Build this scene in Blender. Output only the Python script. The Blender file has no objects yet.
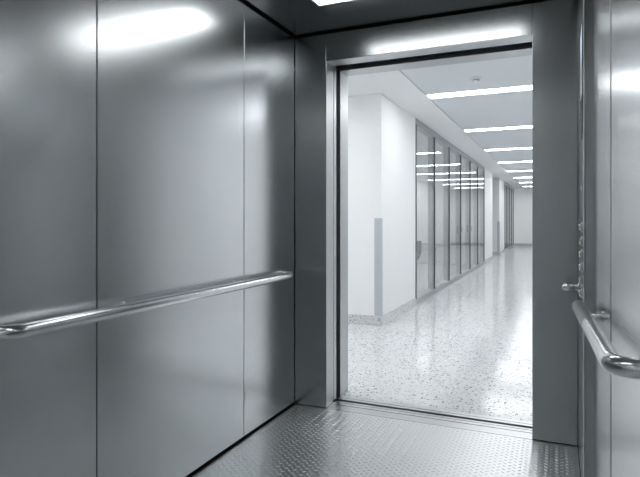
import bpy, bmesh, math, random
from mathutils import Vector, Matrix
random.seed(7)
S = bpy.context.scene
COL = S.collection

# ------------------------------------------------------------------ materials
def new_mat(name):
    m = bpy.data.materials.new(name); m.use_nodes = True
    nt = m.node_tree
    return m, nt, nt.nodes['Principled BSDF']

def plain(name, col, rough=.5, metal=0.0, spec=.5):
    m, nt, b = new_mat(name)
    b.inputs['Base Color'].default_value = (*col, 1)
    b.inputs['Roughness'].default_value = rough
    b.inputs['Metallic'].default_value = metal
    b.inputs['Specular IOR Level'].default_value = spec
    # faint procedural unevenness of the finish
    tc = nt.nodes.new('ShaderNodeTexCoord'); nz = nt.nodes.new('ShaderNodeTexNoise')
    nz.inputs['Scale'].default_value = 18
    nt.links.new(tc.outputs['Object'], nz.inputs['Vector'])
    mr = nt.nodes.new('ShaderNodeMapRange')
    mr.inputs['To Min'].default_value = max(.02, rough*.93); mr.inputs['To Max'].default_value = min(1, rough*1.07)
    nt.links.new(nz.outputs['Fac'], mr.inputs['Value'])
    nt.links.new(mr.outputs['Result'], b.inputs['Roughness'])
    return m

def steel(name, col, rough, bump=.02, grain=(60, 60, .6)):
    m, nt, b = new_mat(name)
    b.inputs['Metallic'].default_value = 1
    tc = nt.nodes.new('ShaderNodeTexCoord'); mp = nt.nodes.new('ShaderNodeMapping')
    mp.inputs['Scale'].default_value = grain
    nz = nt.nodes.new('ShaderNodeTexNoise'); nz.inputs['Scale'].default_value = 6; nz.inputs['Detail'].default_value = 3
    nt.links.new(tc.outputs['Object'], mp.inputs['Vector']); nt.links.new(mp.outputs['Vector'], nz.inputs['Vector'])
    mr = nt.nodes.new('ShaderNodeMapRange')
    mr.inputs['From Min'].default_value = .3; mr.inputs['From Max'].default_value = .7
    mr.inputs['To Min'].default_value = rough*.97; mr.inputs['To Max'].default_value = rough*1.03
    nt.links.new(nz.outputs['Fac'], mr.inputs['Value']); nt.links.new(mr.outputs['Result'], b.inputs['Roughness'])
    cr = nt.nodes.new('ShaderNodeMix'); cr.data_type = 'RGBA'
    cr.inputs[6].default_value = (*[c*.99 for c in col], 1); cr.inputs[7].default_value = (*[min(1, c*1.01) for c in col], 1)
    nt.links.new(nz.outputs['Fac'], cr.inputs[0]); nt.links.new(cr.outputs[2], b.inputs['Base Color'])
    return m

def emit(name, col, strength):
    m, nt, b = new_mat(name)
    b.inputs['Base Color'].default_value = (.8, .8, .8, 1)
    b.inputs['Emission Color'].default_value = (*col, 1)
    b.inputs['Emission Strength'].default_value = strength
    return m

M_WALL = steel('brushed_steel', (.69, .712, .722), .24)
M_RWALL = steel('brushed_steel_right_lit', (.78, .80, .808), .25)  # same steel, base colour lifted to stand in for stronger light on this wall
M_FRONT = steel('brushed_steel_front_shaded', (.415, .43, .436), .25)  # same steel, base colour darkened to stand in for its dim reflections
M_RAIL = steel('polished_steel', (.72, .735, .74), .22, grain=(40, 40, 40))
M_JAMB = steel('satin_steel', (.50, .513, .52), .36)
M_CEIL = steel('dark_steel', (.28, .29, .294), .24, grain=(8, 8, 8))
M_TREAD = steel('tread_steel', (.62, .634, .641), .33, grain=(20, 20, 20))
M_ALU = steel('sill_aluminium', (.56, .573, .58), .33, grain=(1, 60, 60))
M_BLACK = plain('black_gap', (.006, .007, .008), .8)
M_WHITE = plain('white_paint', (.82, .828, .832), .6)
M_CEILW = plain('white_ceiling', (.82, .83, .835), .8)
M_CEILG = plain('pale_grey_ceiling_panel', (.70, .735, .765), .55)
M_MULL = plain('grey_aluminium_frame', (.34, .36, .375), .4, .3)
M_FIN = plain('dark_glazing_joint', (.10, .11, .12), .4)
M_PALE = plain('pale_laminate', (.62, .635, .64), .5)
M_GUARD = plain('corner_guard_steel', (.50, .54, .56), .4, .35)
M_BUTTON = steel('button_steel', (.8, .81, .82), .12, grain=(40, 40, 40))
M_FABRIC = plain('grey_fabric', (.10, .105, .11), .9)
M_PLASTIC = plain('white_plastic', (.78, .79, .8), .4)
M_GREY = plain('grey_laminate', (.42, .44, .455), .5)
M_LAMP = emit('lamp_diffuser', (.975, .99, 1), 20.0)
M_CARLAMP = emit('car_lamp_diffuser', (.97, .99, 1), 7.5)
M_BLUE = emit('blue_screen', (.16, .32, .55), .35)
M_GLYPH = emit('white_glyph', (.8, .9, 1), .8)
M_PLATE = plain('white_plate', (.8, .81, .82), .3)
M_DARKGL = plain('dark_glossy_plastic', (.03, .034, .038), .12)

def terrazzo():
    m, nt, b = new_mat('terrazzo')
    L = nt.links; N = nt.nodes.new
    tc = N('ShaderNodeTexCoord')
    base = (.64, .65, .657, 1)
    def chips(scale, lo, hi, r, seedoff):
        mp = N('ShaderNodeMapping'); mp.inputs['Location'].default_value = (seedoff, seedoff*1.7, seedoff*.3)
        L.new(tc.outputs['Object'], mp.inputs['Vector'])
        wob = N('ShaderNodeTexNoise'); wob.inputs['Scale'].default_value = scale*1.6
        L.new(mp.outputs['Vector'], wob.inputs['Vector'])
        mad = N('ShaderNodeVectorMath'); mad.operation = 'MULTIPLY_ADD'
        mad.inputs[1].default_value = (.45/scale,)*3
        L.new(wob.outputs['Color'], mad.inputs[0]); L.new(mp.outputs['Vector'], mad.inputs[2])
        v = N('ShaderNodeTexVoronoi'); v.inputs['Scale'].default_value = scale
        L.new(mad.outputs['Vector'], v.inputs['Vector'])
        sp = N('ShaderNodeSeparateColor'); L.new(v.outputs['Color'], sp.inputs['Color'])
        th = N('ShaderNodeMath'); th.operation = 'MULTIPLY_ADD'          # radius varies by chip, many cells empty
        L.new(sp.outputs['Red'], th.inputs[0]); th.inputs[1].default_value = r*1.6; th.inputs[2].default_value = -r*.75
        lt = N('ShaderNodeMath'); lt.operation = 'LESS_THAN'
        L.new(v.outputs['Distance'], lt.inputs[0]); L.new(th.outputs[0], lt.inputs[1])
        c = N('ShaderNodeMix'); c.data_type = 'RGBA'
        c.inputs[6].default_value = lo; c.inputs[7].default_value = hi
        L.new(sp.outputs['Green'], c.inputs[0])
        return lt.outputs[0], c.outputs[2]
    prev = None
    for (sc, lo, hi, r, so) in ((34, (.40, .43, .45, 1), (.74, .76, .77, 1), .75, 3.1),
                                (50, (.05, .06, .07, 1), (.30, .32, .34, 1), .52, 0.0),
                                (95, (.05, .06, .07, 1), (.30, .32, .34, 1), .55, 9.3)):
        f, c = chips(sc, lo, hi, r, so)
        mx = N('ShaderNodeMix'); mx.data_type = 'RGBA'
        L.new(f, mx.inputs[0]); L.new(c, mx.inputs[7])
        if prev is None: mx.inputs[6].default_value = base
        else: L.new(prev, mx.inputs[6])
        prev = mx.outputs[2]
    L.new(prev, b.inputs['Base Color'])
    b.inputs['Roughness'].default_value = .13
    b.inputs['Specular IOR Level'].default_value = .6
    return m
M_TERR = terrazzo()

def glass():
    m = bpy.data.materials.new('partition_glass'); m.use_nodes = True
    nt = m.node_tree; nt.nodes.clear(); N = nt.nodes.new; L = nt.links
    out = N('ShaderNodeOutputMaterial'); mx = N('ShaderNodeMixShader')
    tr = N('ShaderNodeBsdfTransparent'); tr.inputs['Color'].default_value = (.985, .99, .992, 1)
    gl = N('ShaderNodeBsdfGlossy'); gl.inputs['Roughness'].default_value = .0
    geo = N('ShaderNodeNewGeometry'); mr = N('ShaderNodeMapRange')
    mr.inputs['To Min'].default_value = 1.5; mr.inputs['To Max'].default_value = 1/1.5
    fr = N('ShaderNodeFresnel')
    L.new(geo.outputs['Backfacing'], mr.inputs['Value']); L.new(mr.outputs['Result'], fr.inputs['IOR'])
    L.new(fr.outputs['Fac'], mx.inputs[0]); L.new(tr.outputs[0], mx.inputs[1]); L.new(gl.outputs[0], mx.inputs[2])
    L.new(mx.outputs[0], out.inputs['Surface'])
    return m
M_GLASS = glass()

# ------------------------------------------------------------------ mesh helpers
def add_box(bm, x0, x1, y0, y1, z0, z1, bev=0.0, seg=2):
    vs = [bm.verts.new(p) for p in ((x0,y0,z0),(x1,y0,z0),(x1,y1,z0),(x0,y1,z0),(x0,y0,z1),(x1,y0,z1),(x1,y1,z1),(x0,y1,z1))]
    fs = [bm.faces.new([vs[i] for i in f]) for f in ((3,2,1,0),(4,5,6,7),(0,1,5,4),(1,2,6,5),(2,3,7,6),(3,0,4,7))]
    if bev:
        es = list({e for f in fs for e in f.edges})
        bmesh.ops.bevel(bm, geom=es, offset=bev, segments=seg, profile=.5, affect='EDGES')

def add_prism(bm, pts, z0, z1, bev=0.0):
    """pts: counter-clockwise outline in XY."""
    lo = [bm.verts.new((x, y, z0)) for x, y in pts]; hi = [bm.verts.new((x, y, z1)) for x, y in pts]
    n = len(pts); fs = [bm.faces.new(lo[::-1]), bm.faces.new(hi)]
    for i in range(n): fs.append(bm.faces.new((lo[i], lo[(i+1) % n], hi[(i+1) % n], hi[i])))
    if bev:
        es = list({e for f in fs for e in f.edges})
        bmesh.ops.bevel(bm, geom=es, offset=bev, segments=2, profile=.5, affect='EDGES')

def fillet(pts, r, n=8):
    pts = [Vector(p) for p in pts]; out = [pts[0]]
    for i in range(1, len(pts)-1):
        a = (pts[i-1]-pts[i]).normalized(); b = (pts[i+1]-pts[i]).normalized()
        p0 = pts[i]+a*r; p1 = pts[i]+b*r
        for k in range(n+1):
            t = k/n
            out.append(p0*(1-t)**2 + pts[i]*2*t*(1-t) + p1*t*t)
    out.append(pts[-1]); return out

def add_tube(bm, pts, rad, n=24, cap=True):
    pts = [Vector(p) for p in pts]
    rads = rad if isinstance(rad, (list, tuple)) else [rad]*len(pts)
    rings = []; t = (pts[1]-pts[0]).normalized()
    up = Vector((0, 0, 1)) if abs(t.z) < .9 else Vector((1, 0, 0))
    u = t.cross(up).normalized()
    for i, p in enumerate(pts):
        if i == 0: d = pts[1]-pts[0]
        elif i == len(pts)-1: d = pts[-1]-pts[-2]
        else: d = (pts[i+1]-p).normalized()+(p-pts[i-1]).normalized()
        d.normalize(); u = (u-d*u.dot(d)).normalized(); v = d.cross(u)
        rings.append([bm.verts.new(p+(u*math.cos(a)+v*math.sin(a))*rads[i]) for a in [2*math.pi*k/n for k in range(n)]])
    for a, b in zip(rings, rings[1:]):
        for k in range(n):
            f = bm.faces.new((a[k], a[(k+1) % n], b[(k+1) % n], b[k])); f.smooth = True
    if cap:
        bm.faces.new(rings[0][::-1]); bm.faces.new(rings[-1])

def add_disc_stack(bm, c, axis, prof, n=32):
    """lathe along an axis: prof = [(distance along axis, radius)]"""
    c = Vector(c); axis = Vector(axis).normalized()
    add_tube(bm, [c+axis*h for h, r in prof], [max(r, 1e-4) for h, r in prof], n)

def finish(name, bm, mat, parent=None, smooth=False):
    bmesh.ops.recalc_face_normals(bm, faces=bm.faces)
    me = bpy.data.meshes.new(name); bm.to_mesh(me); bm.free()
    me.materials.append(mat)
    o = bpy.data.objects.new(name, me); COL.objects.link(o)
    if smooth:
        for p in me.polygons: p.use_smooth = True
    if parent:
        o.parent = parent
        bpy.context.view_layer.update()
        o.matrix_parent_inverse = parent.matrix_world.inverted()
    return o

def box(name, dims, mat, parent=None, bev=0.0):
    bm = bmesh.new(); add_box(bm, *dims, bev=bev); return finish(name, bm, mat, parent)

def struct(o, label, cat):
    o['kind'] = 'structure'; o['label'] = label; o['category'] = cat; return o

def tag(o, label, cat, group=None):
    o['label'] = label; o['category'] = cat
    if group: o['group'] = group
    return o

def empty(name, loc):
    o = bpy.data.objects.new(name, None); COL.objects.link(o); o.location = loc
    o.empty_display_size = .1
    return o

# ------------------------------------------------------------------ dimensions (metres; +Y runs out through the doorway)
EYE = 1.15
XL = -1.51                       # left car wall
OX0, OX1 = -1.297, -.123         # doorway
YF = 3.05                        # car front wall
YB = -.42                        # car back wall
HW = 2.285                       # car wall height
HD = 2.12                        # doorway height
HC = 2.53                        # corridor ceiling
def XR(y): return .139-.047*(y-2.05)   # right car wall leans in towards the front
YP = 2.32                        # near edge of the control panel column
XP = .093

# ------------------------------------------------------------------ car shell
wl = struct(box('wall_left', (XL-.06, XL-.022, YB-.05, YF+.02, -.02, HW+.05), M_BLACK), 'left elevator wall of tall brushed steel panels behind the long handrail', 'wall')
for y0, y1 in ((YB, .458), (.458, 1.458), (1.458, 2.451), (2.451, 3.047)):
    box('wall_panel', (XL-.02, XL, y0+.0026, y1-.0026, .014, HW), M_WALL, wl, bev=.0012)

# right wall, slightly skewed
def skew_panel(y0, y1, d0, d1):
    return [(XR(y0)+d0, y0), (XR(y0)+d1, y0), (XR(y1)+d1, y1), (XR(y1)+d0, y1)]
bm = bmesh.new(); add_prism(bm, skew_panel(YB-.05, YP-.003, .022, .06), -.02, HW+.05)
wr = struct(finish('wall_right', bm, M_BLACK), 'right elevator wall of brushed steel beside the short handrail', 'wall')
for y0, y1 in ((YB, .868), (.868, 1.868), (1.868, YP-.003)):
    bm = bmesh.new(); add_prism(bm, skew_panel(y0+.0018, y1-.0018, 0, .02), .014, HW, bev=.0012); finish('wall_panel', bm, M_RWALL, wr)

for y in (.868, 1.868):
    bm = bmesh.new(); add_prism(bm, skew_panel(y-.004, y+.004, -.0022, .004), .014, HW, bev=.0008); finish('joint_strip', bm, M_JAMB, wr)
wb = struct(box('wall_back', (XL-.06, XR(YB)+.06, YB-.06, YB-.022, -.02, HW+.05), M_BLACK), 'steel back wall of the elevator behind the viewer', 'wall')
for k in range(2):
    x0 = XL+.003+k*.885; box('wall_panel', (x0, min(x0+.881, XR(YB)-.003), YB-.02, YB, .014, HW), M_WALL, wb, bev=.0012)

# front wall: two return panels and a lintel
wf = struct(box('wall_front', (XL-.02, .21, 3.135, 3.16, HD+.03, HW+.05), M_BLACK), 'steel front wall of the elevator around the open doorway', 'wall')
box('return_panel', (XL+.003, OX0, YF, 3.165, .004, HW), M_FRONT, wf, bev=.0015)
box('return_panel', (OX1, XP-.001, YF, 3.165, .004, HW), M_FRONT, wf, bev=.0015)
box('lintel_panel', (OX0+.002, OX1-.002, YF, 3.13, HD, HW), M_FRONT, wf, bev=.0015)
box('jamb_lining', (OX0-.001, OX0+.0012, YF+.003, 3.165, .004, HD-.001), M_JAMB, wf)
box('lintel_soffit', (OX0+.002, OX1-.002, YF+.003, 3.165, HD-.0015, HD), M_JAMB, wf)

# ceiling
ce = struct(box('ceiling', (XL-.06, .33, YB-.06, YF+.12, HW+.05, HW+.07), M_BLACK), 'dark steel elevator ceiling with a black shadow gap around it', 'ceiling')
LX0, LX1, LY0, LY1 = -1.18, -.18, 2.43, 2.667
RY0, RY1 = .25, .487             # second panel towards the back of the car, added to brighten it
ZC = 2.297
bm = bmesh.new()
cx0, cy0, cy1 = XL+.022, YB+.02, YF-.022
def xr_c(y): return XR(y)-.022 if y < YP else XP-.022
for a, b in ((cy0, RY0), (RY1, LY0), (LY1, cy1)):
    add_prism(bm, [(cx0, a), (xr_c(a), a), (xr_c(b), b), (cx0, b)], ZC, HW+.05)
for a, b in ((RY0, RY1), (LY0, LY1)):
    add_prism(bm, [(cx0, a), (LX0, a), (LX0, b), (cx0, b)], ZC, HW+.05)
    add_prism(bm, [(LX1, a), (xr_c(a), a), (xr_c(b), b), (LX1, b)], ZC, HW+.05)
finish('ceiling_panel', bm, M_CEIL, ce)
def car_light(a, b, label):
    cl = empty('ceiling_light', ((LX0+LX1)/2, (a+b)/2, ZC+.02))
    tag(cl, label, 'ceiling light')
    box('diffuser', (LX0+.012, LX1-.012, a+.012, b-.012, ZC+.004, ZC+.02), M_CARLAMP, cl)
    bm = bmesh.new()
    add_box(bm, LX0+.001, LX1-.001, a+.001, a+.011, ZC-.002, ZC+.024); add_box(bm, LX0+.001, LX1-.001, b-.011, b-.001, ZC-.002, ZC+.024)
    add_box(bm, LX0+.001, LX0+.011, a+.011, b-.011, ZC-.002, ZC+.024); add_box(bm, LX1-.011, LX1-.001, a+.011, b-.011, ZC-.002, ZC+.024)
    finish('frame', bm, M_JAMB, cl)
car_light(LY0, LY1, 'bright white light panel set into the dark elevator ceiling near the doorway')
car_light(RY0, RY1, 'added unseen white light panel in the elevator ceiling above and behind the viewer')  # added out of view to brighten the car interior

# car floor: steel tread plate with real raised lozenges
bm = bmesh.new()
fx0 = XL+.008
def fx1(y): return XR(y)-.004 if y < YP else XP-.002
add_prism(bm, [(fx0, YB), (fx1(YB), YB), (fx1(YP-.01), YP-.01), (XP-.002, YP), (XP-.002, YF-.001), (fx0, YF-.001)], -.02, 0)
px, py = .0225, .034
nx = int(1.85/px)
for i in range(nx):
    x = fx0+.012+i*px; s = 1 if i % 2 else -1
    ang = math.radians(38)*s
    ux, uy = math.cos(ang), math.sin(ang)
    j = 0
    y = .9 + (py/2 if i % 2 else 0)
    while y < YF-.016:
        if x < fx1(y)-.014:
            a, w, h = .0125, .0050, .0021
            P = lambda l, q, z: bm.verts.new((x+ux*l-uy*q, y+uy*l+ux*q, z))
            e0, e1 = P(-a, 0, -.0002), P(a, 0, -.0002)
            s0, s1 = P(-a*.45, -w, -.0002), P(a*.45, -w, -.0002)
            n0, n1 = P(-a*.45, w, -.0002), P(a*.45, w, -.0002)
            t0, t1 = P(-a*.5, 0, h), P(a*.5, 0, h)
            for f in ((e0, s0, t0), (s0, s1, t1, t0), (s1, e1, t1), (e1, n1, t1), (n1, n0, t0, t1), (n0, e0, t0)):
                bm.faces.new(f)
        y += py
fl = finish('floor', bm, M_TREAD)
struct(fl, 'raised pattern steel tread plate floor of the elevator', 'floor')
bmesh_gap = struct(box('trim_1', (XL-.02, XL+.006, YB, YF, -.03, -.004), M_BLACK), 'black shadow gap between left steel wall and tread plate floor', 'trim')

# ------------------------------------------------------------------ thresholds and doors
def sill(name, y0, y1, grooves, mat):
    bm = bmesh.new(); ys = [y0]
    for g in grooves: ys += [g-.0035, g+.0035]
    ys.append(y1)
    for a, b in zip(ys[0::2], ys[1::2]): add_box(bm, OX0-.0, OX1+.0, a, b, -.019, .001, bev=.0008)
    add_box(bm, OX0, OX1, y0, y1, -.024, -.018)
    return finish(name, bm, mat)
tag(sill('door_sill', YF+.001, 3.207, (3.139, 3.181), M_ALU), 'grooved aluminium sill along the edge of the tread plate floor', 'door sill')
tag(sill('door_sill', 3.240, 3.314, (3.272,), M_ALU), 'narrow grooved aluminium sill beside the speckled terrazzo, beyond the black gap', 'door sill')
struct(box('trim_2', (-2.6, .3, 3.168, 3.30, -.25, -.10), M_BLACK), 'black gap between elevator sill and corridor sill', 'trim')
# black door pockets of the shaft
struct(box('trim_3', (-2.6, .3, 3.168, 3.288, HD+.028, HD+.4), M_BLACK), 'black door track gap over the doorway', 'trim')
struct(box('trim_4', (-2.6, -2.55, 3.168, 3.288, -.02, HD+.02), M_BLACK), 'black end of the door pocket', 'trim')
struct(box('trim_5', (OX1+.25, OX1+.3, 3.168, 3.288, -.02, HD+.02), M_BLACK), 'black right end of the door pocket', 'trim')
d1 = tag(box('sliding_door', (-2.52, OX0-.0005, 3.176, 3.222, .008, HD+.02), M_JAMB, bev=.004), 'steel sliding elevator door pushed back into the left jamb, only its edge showing', 'door')
d2 = tag(box('sliding_door', (-2.54, OX0-.03, 3.238, 3.278, .008, HD+.02), M_BLACK, bev=.004), 'black edge of the open landing door recessed in the left jamb', 'door')

# landing wall with steel door frame
dw = struct(box('wall_landing', (-4.2, OX0-.04, 3.292, 3.425, 0.0, HC+.03), M_WHITE), 'white corridor wall holding the elevator doorway', 'wall')
box('wall_section', (OX1+.04, 2.4, 3.292, 3.425, 0.0, HC+.03), M_WHITE, dw)
box('wall_section', (OX0-.04, OX1+.04, 3.292, 3.425, HD+.04, HC+.03), M_WHITE, dw)
df = empty('door_1', ((OX0+OX1)/2, 3.36, 0)); struct(df, 'satin steel frame lining the corridor side of the doorway', 'door frame')
box('door_jamb', (OX0-.039, OX0, 3.29, 3.432, .002, HD), M_JAMB, df, bev=.002)
box('door_jamb', (OX1, OX1+.039, 3.29, 3.432, .002, HD), M_JAMB, df, bev=.002)
box('door_head', (OX0-.039, OX1+.039, 3.29, 3.432, HD+.0005, HD+.039), M_JAMB, df, bev=.002)

# ------------------------------------------------------------------ handrails
RR = .0212
def handrail(pts, wall_pts, label, group, RR=.0212, dome=False, br=.0085):
    c = pts[len(pts)//2]
    r = empty('handrail', (c[0], c[1], c[2])); tag(r, label, 'handrail', group)
    bm = bmesh.new(); add_tube(bm, fillet(pts, .055, 10), RR, 28); finish('rail', bm, M_RAIL, r)
    for (p, q) in wall_pts:            # p on the rail axis, q on the wall
        p, q = Vector(p), Vector(q)
        bm = bmesh.new(); add_tube(bm, [p+(q-p).normalized()*RR*.8, q-(q-p).normalized()*.0045], br, 16); b = finish('bracket', bm, M_RAIL, r)
        n = (p-q).normalized()
        bm = bmesh.new(); add_disc_stack(bm, q+n*.0002, n, [(0, br*2), (.003, br*2), (.0045, br*1.8), (.0046, br+.0003)], 28); finish('flange', bm, M_RAIL, b)
    ends = [(pts[0], pts[1]), (pts[-1], pts[-2])]
    if dome:
        e, q = ends.pop(); n = (Vector(e)-Vector(q)).normalized()
        bm = bmesh.new(); add_disc_stack(bm, Vector(e)-n*.0005, n, [(0, RR)]+[(RR*.8*math.sin(a), RR*math.cos(a)) for a in [math.pi/2*k/8 for k in range(1, 9)]], 28); finish('end_cap', bm, M_RAIL, r, True)
    for e, q in ends:
        n = (Vector(q)-Vector(e)).normalized()
        bm = bmesh.new(); add_disc_stack(bm, Vector(e)+n*-.0002, n, [(0, .032), (.003, .032), (.0045, .030), (.0046, RR+.0001)], 32); finish('end_flange', bm, M_RAIL, r)
    return r
ZR = .825; XC = XL+.072
handrail([(XL+.0005, 1.06, ZR), (XC, 1.06, ZR), (XC, 1.97, ZR), (XC, 2.885, ZR), (XL+.0005, 2.885, ZR)],
         [((XC, y, ZR), (XL+.0005, y, ZR)) for y in (1.58, 2.36)],
         'long polished steel handrail along the left brushed steel wall', None)
ZR2 = .823
def rr(y, off): # point at a distance off the skewed right wall
    n = Vector((1, .047, 0)).normalized()
    return (XR(y)-n.x*off, y-n.y*off, ZR2)
handrail([rr(1.375, .0005), rr(1.375, .057), rr(1.8, .057), rr(2.275, .057)],
         [(rr(2.05, .057), rr(2.05, .0005))],
         'short polished steel handrail on the right wall, nearest the viewer', None, .0238, True, .011)
# stub on the control column
st = empty('grab_bar', (XP, 2.9, ZR2)); tag(st, 'small rounded steel grab bar stub sticking out below the button panel', 'grab bar')
bm = bmesh.new(); r0 = .021
prof = [(0, r0), (.052, r0)]+[(.052+r0*1.1*math.sin(a), r0*math.cos(a)) for a in [math.pi/2*k/8 for k in range(1, 9)]]
add_disc_stack(bm, (XP-.0005, 2.9, ZR2), (-1, 0, 0), prof, 24); finish('bar', bm, M_RAIL, st)
bm = bmesh.new(); add_disc_stack(bm, (XP-.0002, 2.9, ZR2), (-1, 0, 0), [(0, .030), (.004, .030), (.005, .028), (.0051, .0211)], 28); finish('flange', bm, M_RAIL, st)

# ------------------------------------------------------------------ control panel column
cp = empty('control_panel', (.15, 2.68, 0)); tag(cp, 'tall steel elevator control panel with buttons and screen, right of the doorway', 'control panel')
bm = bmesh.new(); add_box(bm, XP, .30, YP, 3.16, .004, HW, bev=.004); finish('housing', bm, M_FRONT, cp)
box('edge_strip', (XP-.0015, XP+.002, YP+.004, YP+.085, .006, HW-.002), M_JAMB, cp, bev=.0006)
Y0, Y1 = 2.425, 2.60
scr = box('display', (XP-.004, XP, Y0-.006, Y1+.006, 1.50, 1.945), M_DARKGL, cp, bev=.0015)
box('blue_screen', (XP-.0052, XP-.0041, Y0, Y1, 1.80, 1.94), M_BLUE, scr)
bm = bmesh.new()   # arrow mark
add_box(bm, XP-.006, XP-.0053, 2.505, 2.52, 1.825, 1.885)
v = [bm.verts.new(p) for p in ((XP-.0058, 2.475, 1.88), (XP-.0058, 2.55, 1.88), (XP-.0058, 2.5125, 1.92))]; bm.faces.new(v)
finish('arrow', bm, M_GLYPH, scr)
box('notice_plate', (XP-.0052, XP-.0041, Y0, Y1, 1.665, 1.795), M_PLATE, scr)
for z in (1.12, 1.062, 1.008, .954, .90, .846):
    bm = bmesh.new(); add_disc_stack(bm, (XP-.0003, 2.50, z), (-1, 0, 0), [(0, .020), (.004, .020), (.006, .018), (.0061, .0145)], 28); b = finish('button', bm, M_JAMB, cp)
    bm = bmesh.new(); add_disc_stack(bm, (XP-.0055, 2.50, z), (-1, 0, 0), [(0, .0142), (.006, .0142), (.008, .0125), (.0085, .002)], 28); finish('button_cap', bm, M_BUTTON, b)
bm = bmesh.new(); add_disc_stack(bm, (XP-.0003, 2.54, 1.285), (-1, 0, 0), [(0, .010), (.003, .010), (.0045, .008), (.0046, .002)], 20); finish('key_switch', bm, M_BUTTON, cp)

# ------------------------------------------------------------------ corridor
XW = -1.766; YC = 5.683; XE = 1.0; YEND = 25.4
struct(box('floor_corridor', (-6.2, 2.4, 3.316, YEND+.1, -.03, -.0005), M_TERR), 'glossy white terrazzo corridor floor with dark speckles', 'floor')
struct(box('trim_6', (XW-.003, XW+.003, 3.45, YC-.012, -.01, .0003), M_GREY), 'thin joint line in the terrazzo floor', 'trim')
wc = struct(box('wall_corridor_left', (-4.2, XW, YC, 7.25, 0, HC), M_WHITE, bev=.004), 'white corner wall beside the first glass partition', 'wall')
w2 = struct(box('wall_corridor_middle', (-6.2, XW, 14.75, 16.66, 0, HC), M_WHITE, bev=.004), 'white wall between glass partition and side passage', 'wall')
w3 = struct(box('wall_corridor_far', (-6.2, XW, 18.75, 20.5, 0, HC), M_WHITE, bev=.004), 'distant white corner wall before the far glass partition', 'wall')
struct(box('wall_end', (-6.2, XE+.1, YEND, YEND+.1, 0, HC+.03), M_WHITE), 'white wall closing the far end of the corridor', 'wall')
struct(box('wall_corridor_right', (XE, XE+.1, 5.7, YEND, 0, HC+.03), M_WHITE), 'white right wall of the corridor', 'wall')
struct(box('wall_lobby_right', (2.3, 2.4, 3.43, 5.7, 0, HC+.03), M_WHITE), 'white lobby wall on the right', 'wall')
struct(box('wall_lobby_far', (XE+.1, 2.4, 5.7, 5.8, 0, HC+.03), M_WHITE), 'white lobby wall facing the elevator on the right', 'wall')
struct(box('wall_lobby_left', (-4.3, -4.2, 3.292, 5.7, 0, HC+.03), M_WHITE), 'white lobby wall on the left', 'wall')
struct(box('wall_rooms', (-6.3, -6.2, 5.7, YEND, 0, HC+.03), M_WHITE), 'white back wall of the rooms behind the glass', 'wall')
# terrazzo skirting
def skirt(n, pts_label, boxes):
    o = None
    for i, d in enumerate(boxes):
        if o is None: o = struct(box(n, d, M_TERR), pts_label, 'baseboard')
        else: box('skirting_piece', d, M_TERR, o)
BH = .10
skirt('baseboard_left', 'speckled terrazzo skirting around the near white corner wall', [(-4.2, XW+.012, YC-.012, YC-.0005, 0, BH), (XW+.0005, XW+.012, YC, 7.225, 0, BH)])
skirt('baseboard_middle', 'speckled terrazzo skirting of the wall after the first glass partition', [(XW+.0005, XW+.012, 14.775, 16.672, 0, BH)])
skirt('baseboard_far', 'speckled terrazzo skirting around the distant white corner wall', [(-6, XW+.012, 18.738, 18.7495, 0, BH), (XW+.0005, XW+.012, 18.75, 20.475, 0, BH)])
o = struct(box('baseboard_end', (XW, XE, YEND-.012, YEND-.0005, 0, .12), M_GREY), 'grey skirting along the far end wall', 'baseboard')

# ceiling: white border along the walls, pale grey centre field
XB = -1.345
bm = bmesh.new()
RX0, RX1 = -4.05-.99, -4.05+.99
def strip_with_slots(bm, xa, xb, slots, z0, z1):
    ye = [3.425]
    for c in slots: ye += [c-.105, c+.105]
    ye.append(YEND+.1)
    for a, b in zip(ye[0::2], ye[1::2]): add_box(bm, xa, xb, a, b, z0, z1)
RS = [6.095+2.565*k for k in (1, 2, 3)]; GX0, GX1 = -3.0-.99, -3.0+.99
add_box(bm, GX1, XB, 3.425, YEND+.1, HC, HC+.12)
strip_with_slots(bm, RX1, GX1, [4.55], HC, HC+.12)
strip_with_slots(bm, GX0, RX1, [4.55]+RS, HC, HC+.12)
strip_with_slots(bm, RX0, GX0, RS, HC, HC+.12)
add_box(bm, -6.3, RX0, 3.425, YEND+.1, HC, HC+.12)
struct(finish('ceiling_border', bm, M_CEILW), 'white ceiling border along the left side of the corridor', 'ceiling')
LYS = [3.53+2.565*k for k in range(9)]      # lamp centres along the corridor
bm = bmesh.new(); x0, x1 = XB+.006, 2.4; lx1 = .62; hw = .105
ys = [3.425]
for y in LYS: ys += [y-hw, y+hw]
ys.append(YEND+.1)
for a, b in zip(ys[0::2], ys[1::2]): add_box(bm, x0, x1, a, b, HC+.008, HC+.11) if b-a > .01 else None
for y in LYS: add_box(bm, lx1, x1, y-hw, y+hw, HC+.008, HC+.11)
struct(finish('ceiling_corridor', bm, M_CEILG), 'pale grey panelled ceiling field of the corridor holding the light strips', 'ceiling')
struct(box('ceiling_void', (XB, 2.4, 3.425, YEND+.1, HC+.121, HC+.15), M_BLACK), 'dark void above the corridor ceiling', 'ceiling')
ordin = [None, 'nearest full light strip in the corridor ceiling, just beyond the smoke detector',
         'second light strip in the corridor ceiling beyond the smoke detector',
         'third light strip in the corridor ceiling beyond the smoke detector',
         'fourth light strip in the corridor ceiling beyond the smoke detector',
         'fifth light strip in the corridor ceiling beyond the smoke detector',
         'sixth light strip in the corridor ceiling beyond the smoke detector',
         'seventh light strip in the corridor ceiling, second from the end wall',
         'last small light strip in the corridor ceiling, closest to the end wall']
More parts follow.
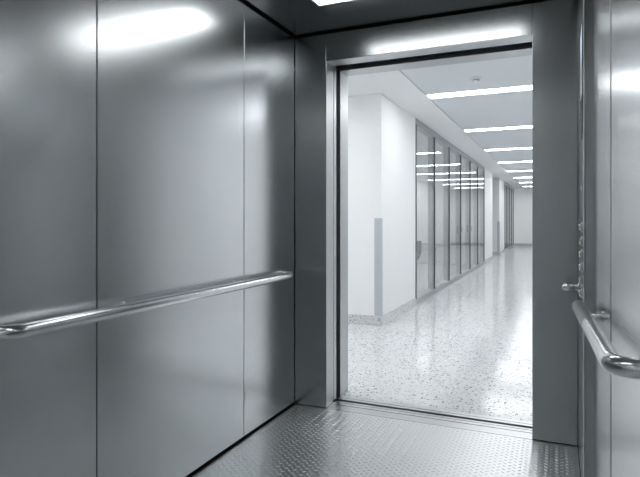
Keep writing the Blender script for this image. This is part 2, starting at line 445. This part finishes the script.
def make_light(y):
    t = empty('ceiling_light', ((XB+lx1)/2, y, HC+.05))
    box('diffuser', (XB+.016, lx1-.01, y-hw+.008, y+hw-.008, HC+.010, HC+.05), M_LAMP, t)
    bm = bmesh.new()
    add_box(bm, XB+.008, lx1-.002, y-hw+.001, y-hw+.007, HC+.006, HC+.06); add_box(bm, XB+.008, lx1-.002, y+hw-.007, y+hw-.001, HC+.006, HC+.06)
    add_box(bm, XB+.008, XB+.014, y-hw+.007, y+hw-.007, HC+.006, HC+.06); add_box(bm, lx1-.008, lx1-.002, y-hw+.007, y+hw-.007, HC+.006, HC+.06)
    finish('frame', bm, M_PLASTIC, t)
    return t
proto = make_light(LYS[0])
tag(proto, 'light strip in the corridor ceiling hidden above the doorway', 'ceiling light', 'corridor light strips')
kids = list(proto.children)
for k, y in enumerate(LYS):
    if k == 0: continue
    c = proto.copy(); COL.objects.link(c); c.location = (proto.location.x, y, proto.location.z); c['label'] = ordin[k]
    for ch in kids:
        d = ch.copy(); COL.objects.link(d); d.parent = c; d.matrix_parent_inverse = ch.matrix_parent_inverse.copy()
rl = [None, 'added light strip in the ceiling of the room behind the glass, nearest of its row',
      'added light strip in the ceiling of the room behind the glass, middle of its row',
      'added light strip in the ceiling of the room behind the glass, farthest of its row']
for k in (1, 2, 3):  # strips added to brighten the room seen through the panes
    c = proto.copy(); COL.objects.link(c); c.location = (-4.05, LYS[1]+2.565*k, proto.location.z); c['label'] = rl[k]; c['group'] = 'added room light strips'
    for ch in kids:
        d = ch.copy(); COL.objects.link(d); d.parent = c; d.matrix_parent_inverse = ch.matrix_parent_inverse.copy()
c = proto.copy(); COL.objects.link(c); c.location = (-3.0, 4.55, proto.location.z); c['label'] = 'added unseen light strip in the lobby ceiling left of the doorway, around the corner'; c['group'] = 'added lobby light strips'  # added out of view to brighten the white wall beyond the doorway
for ch in kids:
    d = ch.copy(); COL.objects.link(d); d.parent = c; d.matrix_parent_inverse = ch.matrix_parent_inverse.copy()
# smoke detector
sd = empty('smoke_detector', (-.737, 5.48, HC+.008)); tag(sd, 'small round white smoke detector on the corridor ceiling', 'smoke detector')
bm = bmesh.new(); add_disc_stack(bm, (-.737, 5.48, HC+.0078), (0, 0, -1), [(0, .052), (.012, .052), (.016, .048), (.0165, .02)], 32); finish('base', bm, M_PLASTIC, sd)
bm = bmesh.new(); add_disc_stack(bm, (-.737, 5.48, HC-.0088), (0, 0, -1), [(0, .036), (.010, .036)], 32); finish('vent_ring', bm, M_GREY, sd)
bm = bmesh.new(); add_disc_stack(bm, (-.737, 5.48, HC-.019), (0, 0, -1), [(0, .042), (.006, .041), (.014, .030), (.018, .012), (.0185, .001)], 32); finish('cap', bm, M_PLASTIC, sd, True)

# corner guards
def guard(y, z0, z1, label):
    bm = bmesh.new(); w = .075; t = .004
    x = XW
    add_prism(bm, [(x-w, y-t), (x+t, y-t), (x+t, y+w*.6), (x+.0006, y+w*.6), (x+.0006, y-.0006), (x-w, y-.0006)], z0, z1)
    tag(finish('corner_guard', bm, M_GUARD), label, 'corner guard', 'corner guards')
guard(YC, BH+.002, 1.17, 'tall grey corner guard strip on the near white corner, outside the doorway')
guard(18.75, BH+.002, 1.10, 'small distant grey corner guard strip past the side passage')

# glass partitions
def partition(n, y0, y1, count, label, handles):
    p = empty(n, (XW, (y0+y1)/2, 0)); struct(p, label, 'glass partition')
    D = .10; w = .028
    box('bottom_rail', (XW-D, XW+.006, y0+.003, y1-.003, .001, .075), M_MULL, p, bev=.002)
    box('top_rail', (XW-D, XW+.006, y0+.003, y1-.003, HC-.085, HC-.002), M_MULL, p, bev=.002)
    st = (y1-y0)/count
    for k in range(count+1):
        y = min(max(y0+st*k, y0+.003+w), y1-.003-w)
        m = box('mullion', (XW-D, XW-.0135, y-w, y+w, .0755, HC-.0855), M_MULL, p, bev=.002)
        box('glazing_joint', (XW-.013, XW+.008, y-.018, y+.018, .0755, HC-.0855), M_FIN, m, bev=.002)
    for k in range(count):
        a = y0+st*k+(.05 if k == 0 else .019); b = y0+st*(k+1)-(.05 if k == count-1 else .019)
        g = box('pane', (XW-.012, XW-.003, a, b, .076, HC-.086), M_GLASS, p)
        if k in handles:
            bm = bmesh.new(); yy = b-.09
            add_tube(bm, fillet([(XW-.0025, yy, .90), (XW+.04, yy, .90), (XW+.04, yy, 1.02), (XW-.0025, yy, 1.02)], .02, 5), .009, 12)
            finish('door_handle', bm, M_MULL, g)
    return p
partition('window_1', 7.25, 14.75, 6, 'long grey framed glass partition on the left side of the corridor', (2, 3))
partition('window_2', 20.5, YEND-.4, 4, 'far grey framed glass partition near the corridor end', ())
struct(box('wall_far_stub', (-6.2, XW, YEND-.39, YEND-.005, 0, HC), M_WHITE), 'white wall stub after the far glass partition', 'wall')

# room behind the glass: shell chair and low counter
def shell_chair(loc, rz):
    t = empty('shell_chair', loc); tag(t, 'grey rounded shell chair behind the first pane of the glass partition', 'chair')
    R = Matrix.Translation(loc) @ Matrix.Rotation(rz, 4, 'Z')
    bm = bmesh.new(); nu, nv = 28, 12; outer = []
    def shell(off):
        g = []
        for j in range(nv+1):
            s = j/nv; row = []
            for i in range(nu+1):
                a = math.radians(-125+250*i/nu)     # opening towards -x
                rad = (.10+.19*math.sin(min(1, s*1.25)*math.pi/2))+off
                top = .40*(.62+.38*math.cos(a*.62))
                z = .40+top*(s**1.7)+(0 if off == 0 else -.004*(1-s))
                row.append(bm.verts.new(R @ Vector((rad*math.cos(a), rad*math.sin(a)*1.05, z))))
            g.append(row)
        return g
    A, B = shell(.022), shell(0)
    for j in range(nv):
        for i in range(nu):
            bm.faces.new((A[j][i], A[j][i+1], A[j+1][i+1], A[j+1][i])); bm.faces.new((B[j][i+1], B[j][i], B[j+1][i], B[j+1][i+1]))
    for i in range(nu):
        bm.faces.new((A[nv][i], A[nv][i+1], B[nv][i+1], B[nv][i])); bm.faces.new((A[0][i+1], A[0][i], B[0][i], B[0][i+1]))
    for j in range(nv):
        bm.faces.new((A[j][0], A[j+1][0], B[j+1][0], B[j][0])); bm.faces.new((A[j+1][nu], A[j][nu], B[j][nu], B[j+1][nu]))
    finish('shell', bm, M_FABRIC, t, True)
    bm = bmesh.new(); prof = [(0, .10), (.01, .17), (.03, .245), (.06, .262), (.075, .25), (.08, .20), (.082, .01)]
    add_disc_stack(bm, R @ Vector((-.02, 0, .395)), (0, 0, 1), prof, 32); finish('seat', bm, M_FABRIC, t, True)
    for sx in (-1, 1):
        for sy in (-1, 1):
            bm = bmesh.new(); add_tube(bm, [R @ Vector((sx*.09-.01, sy*.09, .41)), R @ Vector((sx*.22-.01, sy*.22, .001))], [.013, .009], 12); finish('leg', bm, M_MULL, t)
shell_chair((-2.40, 8.95, 0), math.radians(20))
cb = empty('low_cabinet', (-4.2, 14.5, 0)); tag(cb, 'low pale cabinet with a grey top, far end of the glass room', 'cabinet')
box('body', (-5.9, XW-.12, 14.35, 14.74, .04, .50), M_PALE, cb, bev=.004)
box('top', (-5.92, XW-.11, 14.33, 14.745, .5005, .53), M_GREY, cb, bev=.003)
box('plinth', (-5.85, XW-.15, 14.38, 14.72, 0, .0395), M_PALE, cb)

# ------------------------------------------------------------------ camera, world, view
cam = bpy.data.cameras.new('camera'); co = bpy.data.objects.new('camera', cam); COL.objects.link(co)
co.location = (0, 0, EYE)
co.rotation_euler = (math.radians(90), 0, math.radians(23.67))
cam.sensor_fit = 'HORIZONTAL'; cam.sensor_width = 36
cam.lens = 36*543/640
cam.shift_x = 0
cam.shift_y = -(238.5-220)/640
cam.clip_start = .02
S.camera = co
w = bpy.data.worlds.new('world'); S.world = w; w.use_nodes = True
w.node_tree.nodes['Background'].inputs['Color'].default_value = (.02, .022, .024, 1)
w.node_tree.nodes['Background'].inputs['Strength'].default_value = .2
vs = S.view_settings
vs.view_transform = 'Standard'; vs.look = 'None'; vs.gamma = 1; vs.use_curve_mapping = False
vs.exposure = 0.0
S.cycles.max_bounces = 14; S.cycles.diffuse_bounces = 6; S.cycles.glossy_bounces = 10; S.cycles.transparent_max_bounces = 24
S.cycles.use_denoising = True
S.cycles.sample_clamp_indirect = 12
